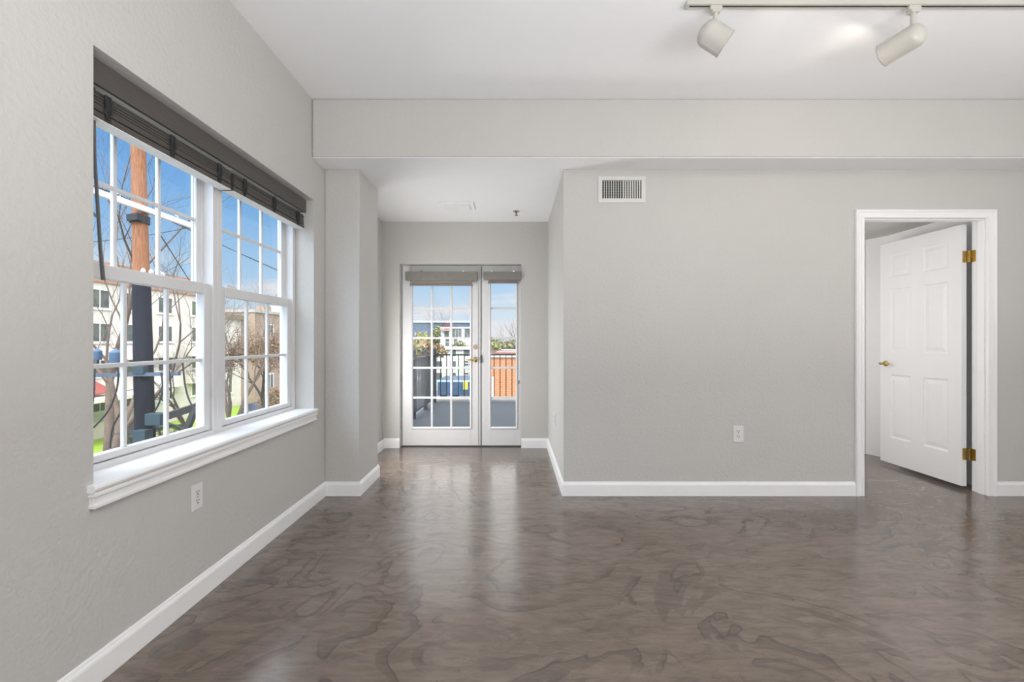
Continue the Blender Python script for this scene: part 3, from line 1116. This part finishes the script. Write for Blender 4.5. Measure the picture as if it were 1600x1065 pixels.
# lower arm with transformers
zl = H + (CY - 586) * 10 / F
pl_ = pole_at(zl)
MB().obox((pl_.x - 1.35, pl_.y - .15, zl), (pl_.x + .95, pl_.y - .22, zl + .05), .07, .075).build('steel_arm', GALV, up)
for px, py0, py1, w in ((152, 545, 562, .085), (181, 546, 568, .115)):
    p = at(px, py1, 9.75)
    hgt = (py1 - py0) * 9.75 / F
    m = MB().lathe(p, (0, 0, 1), [(0, 0), (0, w * .95), (.02, w), (hgt * .8, w), (hgt * .93, w * .7), (hgt, w * .3), (hgt + .03, 0)], 18)
    tr = m.build('transformer', BLUET, up, smooth=True)
    MB().obox(p + Vector((0, .02, -.14)), p + Vector((0, .02, .02)), .03, .03, up=(0, 1, 0)).build('hanger', CABLE, tr)
def pole_box(px0, py0, px1, py1, y, d, mm, nm):
    a, b = at(px0, py1, y), at(px1, py0, y)
    return MB().box(a.x, b.x, y - d / 2, y + d / 2, a.z, b.z).build(nm, mm, up, bevel=.01)


pole_box(211, 572, 228, 584, 9.80, .14, TEAL, 'junction_box')
pole_box(213, 671, 233, 700, 9.72, .22, TEAL, 'meter_cabinet')
pole_box(233, 645, 257, 663, 9.72, .25, TEAL, 'switch_box')
m = MB()
m.obox(at(252, 653, 9.9), at(309, 634, 10.4), .10, .15)
m.obox(at(306, 636, 10.35), at(290, 676, 10.2), .10, .13, up=(0, 1, 0))
m.build('bracket_arm', mat('weathered_steel', (.045, .042, .037), .7), up)
m = MB()
for pts in ([(252, 582), (254, 606), (249, 628), (240, 645)], [(285, 560), (289, 600), (297, 628), (308, 642)], [(183, 560), (184, 600), (170, 640), (146, 668)],
            [(264, 578), (267, 605), (266, 622)], [(235, 665), (248, 672), (253, 690)], [(257, 661), (275, 664), (291, 674)], [(192, 560), (193, 600), (191, 632)],
            [(148, 576), (147, 610), (145, 630)], [(191, 640), (176, 668), (172, 700)], [(196, 682), (206, 694)]):
    P = [at(a, b, 9.7) for a, b in pts]
    sm = []
    for i in range(len(P) - 1):
        for k in range(4):
            q = k / 4
            pm = P[max(i - 1, 0)]
            pn = P[min(i + 2, len(P) - 1)]
            a, b = P[i], P[i + 1]
            sm.append(.5 * ((2 * a) + (b - pm) * q + (2 * pm - 5 * a + 4 * b - pn) * q * q + (3 * a - pm - 3 * b + pn) * q ** 3))
    sm.append(P[-1])
    m.tube(sm, .017, 6)
m.build('drop_cable', CABLE, up)

for k, (yy, sag) in enumerate(((8.75, .5), (9.3, .6))):
    q = MB().tube(droop((pa.x + .17, yy, za + .10), (pa.x + 3.0 + k, -28, za + .6), sag), .009, 5).tube(
        droop((pa.x + .17, yy, za + .10), (pa.x - 4 - k, 60, za + .8), .9), .009, 5)
    tag(q.build('power_line', CABLE), ('thin power line strung from the near tip of the white crossarm', 'thin power line strung from the middle of the white crossarm')[k], 'power line', 'power lines on the utility pole')
q = MB().tube([at(250, 366, 10.05), at(296, 438, 13.5)], .012, 5)
tag(q.build('guy_wire', CABLE), 'taut guy wire slanting down from the utility pole', 'wire')
q = MB().tube(droop(at(140, 378, 11.0), at(310, 352, 11.6), .05), .009, 5)
tag(q.build('telephone_line', CABLE), 'thin sagging telephone line passing behind the utility pole', 'wire')


# ---------------------------------------------------------------- outside: trees
def bare_tree(name, base, height, seed, label, bark, lean=(0, 0), spread=.75, trunk_r=.16, fork=.32, levels=5, leaf=None, leaf_n=0, group=None, leaf_r=.12):
    rnd = random.Random(seed)
    base = Vector(base)
    r = empty(name, base, label, 'tree', group)
    trunk, branch, twig = MB(), MB(), MB()
    tips = []

    def grow(p, d, length, rad, lev):
        n = 3 if lev < 3 else 2
        pts, rr = [p.copy()], [rad]
        for k in range(n):
            d = (d + Vector((rnd.uniform(-1, 1), rnd.uniform(-1, 1), rnd.uniform(-.3, .9))) * .16 * (1 + lev * .15)).normalized()
            p = p + d * length / n
            pts.append(p.copy())
            rr.append(rad * (1 - .38 * (k + 1) / n))
        tgt = trunk if lev <= 1 else (branch if lev <= 3 else twig)
        tgt.tube(pts, rr, 8 if lev <= 1 else (5 if lev <= 3 else 3), cap=lev > 3)
        if lev >= levels:
            tips.extend(pts[1:])
            return
        kids = 3 if lev in (0, 1, 2) else rnd.choice((2, 3))
        if lev >= 3:
            kids += 1
        a0 = rnd.uniform(0, 6.28)
        for k in range(kids):
            a = a0 + 6.28 * k / kids + rnd.uniform(-.5, .5)
            ref = Vector((0, 0, 1)) if abs(d.z) < .95 else Vector((1, 0, 0))
            s = d.cross(ref).normalized()
            u = s.cross(d).normalized()
            sp = spread * rnd.uniform(.6, 1.15)
            nd = (d * math.cos(sp) + (s * math.cos(a) + u * math.sin(a)) * math.sin(sp) + Vector((0, 0, .12))).normalized()
            st = pts[-1] if k < 2 or lev == 0 else pts[-2]
            grow(st, nd, length * rnd.uniform(.60, .82), rr[-1] * rnd.uniform(.62, .8), lev + 1)

    grow(base, Vector((lean[0], lean[1], 1)).normalized(), height * fork, trunk_r, 0)
    trunk.build('trunk', bark, r, smooth='all', recalc=False)
    branch.build('branches', bark, r, smooth='all', recalc=False)
    twig.build('twigs', bark, r, recalc=False)
    if leaf:
        lm = MB()
        for _ in range(leaf_n):
            c = rnd.choice(tips) + Vector((rnd.gauss(0, .25), rnd.gauss(0, .25), rnd.gauss(0, .25)))
            leaf_quad(lm, c, leaf_r * rnd.uniform(.6, 1.3), rnd)
        tag(lm.build('foliage', leaf, r, recalc=False), kind='stuff')
    return r


def leaf_quad(lm, c, s, rnd):
    a = Vector((rnd.uniform(-1, 1), rnd.uniform(-1, 1), rnd.uniform(-1, 1))).normalized()
    b = a.cross(Vector((rnd.uniform(-1, 1), rnd.uniform(-1, 1), rnd.uniform(-1, 1)))).normalized()
    lm.face([c - a * s, c - b * s * .6, c + a * s, c + b * s * .6])


def leafy_tree(name, base, height, rx, rz, seed, label, leafm, n=1500, size=.25, group=None, shrub=False):
    rnd = random.Random(seed)
    base = Vector(base)
    r = empty(name, base, label, 'shrub' if shrub else 'tree', group)
    top = base + Vector((0, 0, height - rz))
    t = MB()
    t.tube([base, base.lerp(top, .6) + Vector((rnd.uniform(-.1, .1), 0, 0)), top], [.06 * height / 4 + .04, .045 * height / 4 + .03, .03], 7)
    for k in range(6):
        a = k * 1.05
        t.tube([base.lerp(top, .55 + .06 * k), top + Vector((math.cos(a) * rx * .6, math.sin(a) * rx * .6, rz * rnd.uniform(-.1, .6)))], [.05, .015], 5)
    t.build('trunk', BARK, r)
    lobes = [top + Vector((rnd.uniform(-.6, .6) * rx, rnd.uniform(-.6, .6) * rx, rnd.uniform(-.5, .5) * rz)) for _ in range(9)]
    lm = MB()
    for _ in range(n):
        c = rnd.choice(lobes)
        v = Vector((rnd.gauss(0, 1), rnd.gauss(0, 1), rnd.gauss(0, 1))).normalized() * rnd.uniform(.55, 1.0)
        leaf_quad(lm, c + Vector((v.x * rx * .5, v.y * rx * .5, v.z * rz * .5)), size * rnd.uniform(.5, 1.2), rnd)
    tag(lm.build('foliage', leafm, r, recalc=False), kind='stuff')
    return r


TG = 'bare trees across the street'
def tb(px, y):
    p = at(px, 0, y)
    return (p.x, y, G)


bare_tree('bare_tree', tb(166, 17), 15.5, 3, 'tall bare tree with a pale trunk spreading behind the utility pole', BARKL, (.05, .02), .62, .20, .36, 6, group=TG)
bare_tree('bare_tree', tb(292, 24), 8.9, 11, 'bare grey tree in front of the rounded white balconies', BARK, (.0, 0), .80, .18, .30, 7, group=TG)
bare_tree('bare_tree', tb(366, 20), 7.2, 21, 'bare tree with a pale forked trunk in front of the plain white house', BARKL, (.02, 0), .50, .24, .44, 6, group=TG)
bare_tree('russet_tree', tb(423, 36), 9.2, 31, 'wide tree with dry russet leaves before the brown brick building', BARK, (0, 0), .62, .24, .30, 5, LEAFR, 7000, group=TG, leaf_r=.075)
bare_tree('bare_tree', tb(110, 16), 11.0, 5, 'leaning bare tree beside the lawn at the window edge', BARKL, (.30, .10), .62, .24, .36, 5, group=TG)
for k, (px, y, hh, lb) in enumerate(((398, 30, 2.6, 'low russet shrub beside the blue parked car'), (432, 38, 3.6, 'tall russet shrub below the brick building windows'), (262, 29, 1.6, 'low shrub on the lawn below the rounded balconies'))):
    leafy_tree('shrub', tb(px, y), hh, 1.4, hh * .4, 60 + k, lb, (LEAFR, LEAFO, LEAFG)[k], 700, .16, 'shrubs across the street', True)


# ---------------------------------------------------------------- outside: buildings across the street (facing +x)
def side_window(root, x, yc, zc, w, h, pane=None):
    f = MB()
    t = .09
    f.box(x - .02, x + .06, yc - w / 2, yc - w / 2 + t, zc - h / 2, zc + h / 2)
    f.box(x - .02, x + .06, yc + w / 2 - t, yc + w / 2, zc - h / 2, zc + h / 2)
    f.box(x - .02, x + .06, yc - w / 2 + t, yc + w / 2 - t, zc - h / 2, zc - h / 2 + t)
    f.box(x - .02, x + .06, yc - w / 2 + t, yc + w / 2 - t, zc + h / 2 - t, zc + h / 2)
    f.box(x, x + .05, yc - .03, yc + .03, zc - h / 2 + t, zc + h / 2 - t)
    f.box(x, x + .10, yc - w / 2 - .08, yc + w / 2 + .08, zc - h / 2 - .08, zc - h / 2)
    wf = f.build('window', WFRAME, root)
    MB().box(x - .01, x + .02, yc - w / 2 + t, yc + w / 2 - t, zc - h / 2 + t, zc + h / 2 - t).build('pane', pane or WPANE, wf)
    return wf


XA = -30.0
ba = empty('apartment_building', (XA, 33, G), 'long white apartment building with rounded balconies and russet parapet', 'building')
MB().box(XA - 10, XA, 18, 45.5, G, 5.4).build('body', STUCCO, ba)
MB().box(XA - 10.1, XA + .15, 17.9, 45.6, 5.4, 6.9).build('parapet', RUST, ba)
for zc in (4.2, 1.75, -.75, -3.3):
    for yc in (24, 27, 30, 33, 36, 39.2, 43.2):
        if yc in (39.2, 43.2) and zc in (4.2,):
            pass
        side_window(ba, XA, yc, zc, 1.7, 1.45, GREENP if (zc < -2 or yc in (30, 43.2)) else WPANE)
for yc, zc in ((39.2, .35), (43.2, .35), (34.6, .35), (39.2, -2.15), (43.2, -2.15)):
    m = MB()
    n = 12
    for k in range(n):
        a0, a1 = math.pi * k / n - math.pi / 2, math.pi * (k + 1) / n - math.pi / 2
        q = [(XA + math.cos(a) * 1.3, yc + math.sin(a) * 1.55) for a in (a0, a1)]
        qi = [(XA + math.cos(a) * 1.18, yc + math.sin(a) * 1.43) for a in (a0, a1)]
        z0, z1 = zc - .62, zc + .42
        v = [m.bm.verts.new((x, y, z)) for z in (z0, z1) for x, y in (q[0], q[1], qi[1], qi[0])]
        for f in ((3, 2, 1, 0), (4, 5, 6, 7), (0, 1, 5, 4), (2, 3, 7, 6)):
            m.bm.faces.new([v[i] for i in f])
        m.face([(XA, yc, z0 + .02), (*q[0], z0 + .02), (*q[1], z0 + .02)])
    m.build('rounded_balcony', STUCCO, ba)
# porch with white posts
m = MB().box(XA, XA + 2.4, 25, 37, -3.0, -2.72)
for yy in (25.3, 28.2, 31.2, 34.2, 36.7):
    m.box(XA + 2.1, XA + 2.3, yy - .1, yy + .1, G, -3.0)
m.build('porch', STUCCO, ba)
m = MB()
for k in range(2):
    m.obox((XA, 26.6 + k * 4.4, -1.75), (XA + 1.5, 26.6 + k * 4.4, -2.5), 3.2, .08)
m.build('red_awning', mat('faded_red_canvas', (.30, .07, .05), .8), ba)

bb = empty('white_house', (XA, 48, G), 'plain white house with brown eaves between apartment and brick buildings', 'building')
MB().box(XA - 9, XA, 45.7, 50.2, G, 3.45).build('body', STUCCO, bb)
MB().box(XA - 9.2, XA + .25, 45.65, 50.25, 3.45, 3.95).build('eaves', mat('brown_eaves', (.22, .17, .10), .8), bb)
for zc in (-.9, -3.6):
    side_window(bb, XA, 47.9, zc, 1.3, 1.6, GREENP)

XCb = -28.6
bc = empty('brick_building', (XCb, 60, G), 'brown brick building with white-framed windows behind the russet tree', 'building')
MB().box(XCb - 12, XCb, 50.4, 80, G, 4.3).build('body', BROWNB, bc)
MB().box(XCb - 12.1, XCb + .15, 50.3, 80.1, 4.3, 4.6).build('parapet', mat('stone_coping', (.45, .40, .33), .8), bc)
MB().box(-32.0, -28.9, 60, 66, 4.6, 5.75).build('roof_house', STUCCO, bc)
MB().box(-30.5, -29.5, 54.0, 55.5, 4.6, 5.3).build('chimney_block', BROWNB, bc)
for zc in (2.2, -.9, -3.6):
    for yc in (53.5, 57.0, 61.0, 65.0, 70.0):
        side_window(bc, XCb, yc, zc, 1.5, 1.8)


# ---------------------------------------------------------------- outside: parked vehicles
def car(loc, rz, paint, label):
    r = empty('parked_car', loc, label, 'car', 'cars parked across the street')
    r.rotation_euler = (0, 0, rz)

    def loc_build(mb, nm, mm, par, **kw):
        o = mb.build(nm, mm, None, **kw)
        o.parent = par
        return o
    side = [(-2.2, .35), (-2.25, .75), (-1.7, .92), (-1.15, 1.40), (.55, 1.42), (1.25, .95), (2.15, .82), (2.25, .55), (2.2, .32)]
    mb = MB()
    vs = []
    for y in (-.85, .85):
        vs.append([mb.bm.verts.new((x, y * (.84 if z > 1.1 else 1), z)) for x, z in side])
    k = len(side)
    for i in range(k):
        mb.bm.faces.new((vs[0][i], vs[0][(i + 1) % k], vs[1][(i + 1) % k], vs[1][i]))
    mb.bm.faces.new(vs[0])
    mb.bm.faces.new(list(reversed(vs[1])))
    loc_build(mb, 'body', paint, r, bevel=.06, segs=3)
    for s_ in (-1, 1):
        mb = MB()
        for a, b in (((-1.45, .97), (-.35, .97)), ((-.25, .97), (.95, .97))):
            mb.face([(a[0], s_ * .86, a[1]), (b[0], s_ * .86, b[1]), (b[0] - (.45 if b[0] > 0 else 0), s_ * .735, 1.34), (a[0] + (.38 if a[0] < -1 else 0), s_ * .735, 1.34)])
        loc_build(mb, 'side_glass', WPANE, r)
    for x in (-1.35, 1.4):
        for s_ in (-1, 1):
            mb = MB().lathe((x, s_ * .72, .33), (0, s_, 0), [(0, 0), (0, .33), (.17, .33), (.19, .29), (.19, .19), (.17, .16), (.17, 0)], 20)
            loc_build(mb, 'wheel', TYRE, r, smooth=True)
    return r


car((-25.6, 32.0, G + .10), math.pi / 2, CARD, 'dark car parked by the lawn behind the utility pole')
car((-23.2, 42.0, G + .10), math.pi / 2, CARB, 'dark blue car parked near the brown brick building')


# ---------------------------------------------------------------- outside: view beyond the balcony
def front_window(root, xc, y, zc, w, h, fm=None):
    f = MB()
    t = .10
    f.box(xc - w / 2, xc - w / 2 + t, y - .06, y + .02, zc - h / 2, zc + h / 2)
    f.box(xc + w / 2 - t, xc + w / 2, y - .06, y + .02, zc - h / 2, zc + h / 2)
    f.box(xc - w / 2 + t, xc + w / 2 - t, y - .06, y + .02, zc - h / 2, zc - h / 2 + t)
    f.box(xc - w / 2 + t, xc + w / 2 - t, y - .06, y + .02, zc + h / 2 - t, zc + h / 2)
    wf = f.build('window', fm or WFRAME, root)
    MB().box(xc - w / 2 + t, xc + w / 2 - t, y - .02, y + .01, zc - h / 2 + t, zc + h / 2 - t).build('pane', WPANE, wf)


def span(px0, px1, py0, py1, y):
    a, b = at(px0, py1, y), at(px1, py0, y)
    return a.x, b.x, a.z, b.z


Y1 = 30.0
x0, x1, z0, z1 = span(760, 900, 558, 640, Y1)
w = empty('brick_shop', ((x0 + x1) / 2, Y1, G), 'low sunlit orange brick building beyond the balcony railing', 'building')
MB().box(x0, x1, Y1, Y1 + 9, G, z1).build('body', ORANGEB, w)
MB().box(x0 - .1, x1 + .1, Y1 - .12, Y1 + .3, z1, z1 + .13).build('coping', STUCCO, w)
MB().box(x0, x1, Y1 + .3, Y1 + 9, z1, z1 + .03).build('roof', mat('tan_gravel', (.26, .19, .13), .9), w)
MB().box(x0 + .2, x1 - .4, Y1 + 5, Y1 + 5.2, z1 + .03, z1 + .36).build('roof_screen', mat('rust_metal', (.18, .07, .05), .6), w)
MB().tube([(x0 + .42, Y1 - .08, G), (x0 + .42, Y1 - .08, -1.2)], .07, 8).build('drain_pipe', PORC, w)

Y2 = 52.0
x0, x1, z0, z1 = span(684, 752, 593, 640, Y2)
w = empty('blue_trailer', ((x0 + x1) / 2, Y2, G), 'large blue box trailer parked beyond the balcony railing', 'trailer')
MB().box(x0, x1, Y2, Y2 + 6, G + .9, z1).build('cargo_box', BLUEP, w, bevel=.05)
MB().box(x0 - .02, x1 + .02, Y2 - .03, Y2 + .05, z1 - .25, z1 - .05).build('roof_trim', mat('pale_blue_trim', (.35, .48, .62), .5), w)
for xx in (x0 + .6, x0 + 1.9, x1 - .7):
    MB().lathe((xx, Y2 + .3, G + .48), (0, 1, 0), [(0, 0), (0, .48), (.3, .48), (.3, 0)], 18).build('wheel', TYRE, w)
for k in range(3):
    xx = x0 + (x1 - x0) * (k + 1) / 4
    MB().box(xx - .03, xx + .03, Y2 - .03, Y2, G + .95, z1 - .3).build('panel_rib', mat('blue_rib', (.03, .10, .26), .4), w)

y = 40.0
p = at(727.5, 603, y)
w = empty('street_sign', (p.x, y, G), 'small yellow street sign on a thin post by the blue trailer', 'sign')
MB().box(p.x - .2, p.x + .2, y - .02, y + .02, p.z - .30, p.z + .45).build('sign_plate', YELP, w, bevel=.02)
MB().tube([(p.x, y + .05, G), (p.x, y + .05, p.z + .45)], .04, 8).build('post', GALV, w)

Y3 = 66.0
x0, x1, z0, z1 = span(672, 765, 546, 640, Y3)
w = empty('pale_house', ((x0 + x1) / 2, Y3, G), 'pale clapboard house with many small windows behind the blue trailer', 'building')
MB().box(x0, x1, Y3, Y3 + 8, G, z1).build('body', mat('cream_siding', (.66, .62, .50), .85, color2=(.46, .45, .34), scale=1.2, stretch=(.4, .4, 5)), w)
MB().box(x0 - .3, x1 + .3, Y3 - .35, Y3 + 8.3, z1, z1 + .35).build('roof', mat('pale_roof', (.62, .56, .52), .8), w)
for zc in (-.6, -2.3, -4.0):
    for k in range(4):
        front_window(w, x0 + 1.3 + k * 2.0, Y3, zc, 1.1, 1.2)
m = MB()
for k in range(9):
    z = -4.6 + k * .42
    m.box(x0 + 5.0, x1 - .6, Y3 - 1.5, Y3 - 1.44, z, z + .12)
for k in range(5):
    xx = x0 + 5.0 + k * (x1 - .6 - x0 - 5.0) / 4
    m.box(xx - .05, xx + .05, Y3 - 1.5, Y3 - 1.4, G, -.7)
m.build('slatted_screen', STUCCO, w)

Y4 = 95.0
x0, x1, z0, z1 = span(686, 738, 513, 560, Y4)
w = empty('grey_block', ((x0 + x1) / 2, Y4, G), 'pale grey apartment block below the long dark rooftop', 'building')
MB().box(x0, x1, Y4, Y4 + 8, G, z1).build('body', mat('pale_grey_render', (.58, .62, .66), .8), w)
MB().box(x0 - .2, x1 + .2, Y4 - .2, Y4 + 8, z1, z1 + .3).build('roof_edge', STUCCO, w)
for xx, zc, ww, hh in ((698, 520, 1.2, 2.0), (711, 520, 1.3, 2.2), (717, 520, 1.3, 2.2), (699, 531, 1.0, 1.0), (699, 538, 1.0, 1.0), (712, 531, 1.0, 1.0), (712, 538, 1.0, 1.0), (731, 520, 1.6, 2.2)):
    p = at(xx, zc, Y4)
    front_window(w, p.x, Y4, p.z, ww, hh)
MB().box(*[at(q, 0, Y4).x for q in (690, 703)], Y4 - .8, Y4, *[at(0, q, Y4).z for q in (517, 514.5)]).build('awning', RUST, w)

Y5 = 130.0
x0, x1, z0, z1 = span(628, 732, 503.5, 540, Y5)
w = empty('office_block', ((x0 + x1) / 2, Y5, G), 'long dark blue office block on the horizon', 'building')
MB().box(x0, x1, Y5, Y5 + 15, G, z1).build('body', DKBLUE, w)
MB().box(x0 - .3, x1 + .3, Y5 - .4, Y5 + 15, z1, z1 + .45).build('roof_edge', mat('pale_coping', (.66, .68, .70), .7), w)
xa, xb = at(693, 0, Y5).x, at(706, 0, Y5).x
MB().box(xa, xb, Y5 - .6, Y5, at(0, 513, Y5).z, z1 - .2).build('red_bay', mat('dull_red', (.11, .04, .036), .8), w)
zc = at(0, 509, Y5).z
for k in range(14):
    front_window(w, x0 + .9 + k * (x1 - x0 - 1.6) / 14, Y5, zc, .8, 1.0, GALV)

# trees and hedges beyond the balcony
FG = 'trees beyond the balcony'
for k, (px, y, top, rx, rz, lm, lb) in enumerate((
        (650, 88, 513, 2.0, 2.4, LEAFY, 'yellow-green tree below the left end of the office block'),
        (662, 80, 515, 2.0, 2.2, LEAFY, 'golden tree standing beside the pale grey block'),
        (680, 84, 504, 1.1, 2.6, LEAFG, 'slim olive tree beside the pale grey block'),
        (644, 60, 531, 2.1, 1.5, LEAFG, 'olive tree over the side railing'),
        (660, 61, 531, 2.3, 1.4, LEAFO, 'rust-coloured tree behind the side railing posts'),
        (676, 60, 530, 2.2, 1.4, LEAFO, 'rust-coloured tree behind the corner post of the railing'),
        (724, 82, 531, 2.6, 1.7, LEAFG, 'olive tree showing beside the door handle'),
        (702, 152, 498, 2.4, 3.0, LEAFO, 'rust-topped tree rising over the office block roof'),
        (714, 153, 500, 2.0, 2.6, LEAFO, 'small rust-topped tree rising over the office block roof'),
        (772, 62, 521, 1.6, 1.8, LEAFG, 'round olive tree seen through the narrow side leaf'),
        (786, 58, 529, 2.6, 1.6, LEAFG, 'broad olive tree above the orange brick building'),
        (804, 60, 527, 2.4, 1.6, LEAFO, 'brownish tree above the orange brick building'))):
    p = at(px, top, y)
    leafy_tree('leafy_tree', (p.x, y, G), p.z - G, rx, rz, 200 + k, lb, lm, 900, .28, FG)
p = at(803, 498, 46)
bare_tree('bare_tree', (p.x + .6, 46, G), 11.5, 77, 'bare branching tree seen through the narrow side leaf', BARK, (-.05, 0), .62, .18, .34, 5, group=FG)
p = at(684, 498, 120)
bare_tree('bare_tree', (p.x, 120, G), p.z - G + 2, 78, 'thin bare tree rising over the dark office block', BARK, (0, 0), .5, .2, .4, 4, group=FG)
p = at(796, 551, 38)
w = empty('blue_shed', (p.x, 38, G), 'pale blue shed roof behind the orange brick building', 'building')
MB().box(p.x - .7, p.x + .7, 40.2, 42, G, p.z - .05).build('body', STUCCO, w)
m = MB()
m.sweep([(p.x - .75, 0), (p.x + .75, 0)], [(p.z - .1, 40.0), (p.z + .25, 41.1), (p.z - .1, 42.2)], lambda a, b, t: (a, t, b))
m.build('roof', mat('pale_blue_roof', (.30, .42, .58), .6), w)
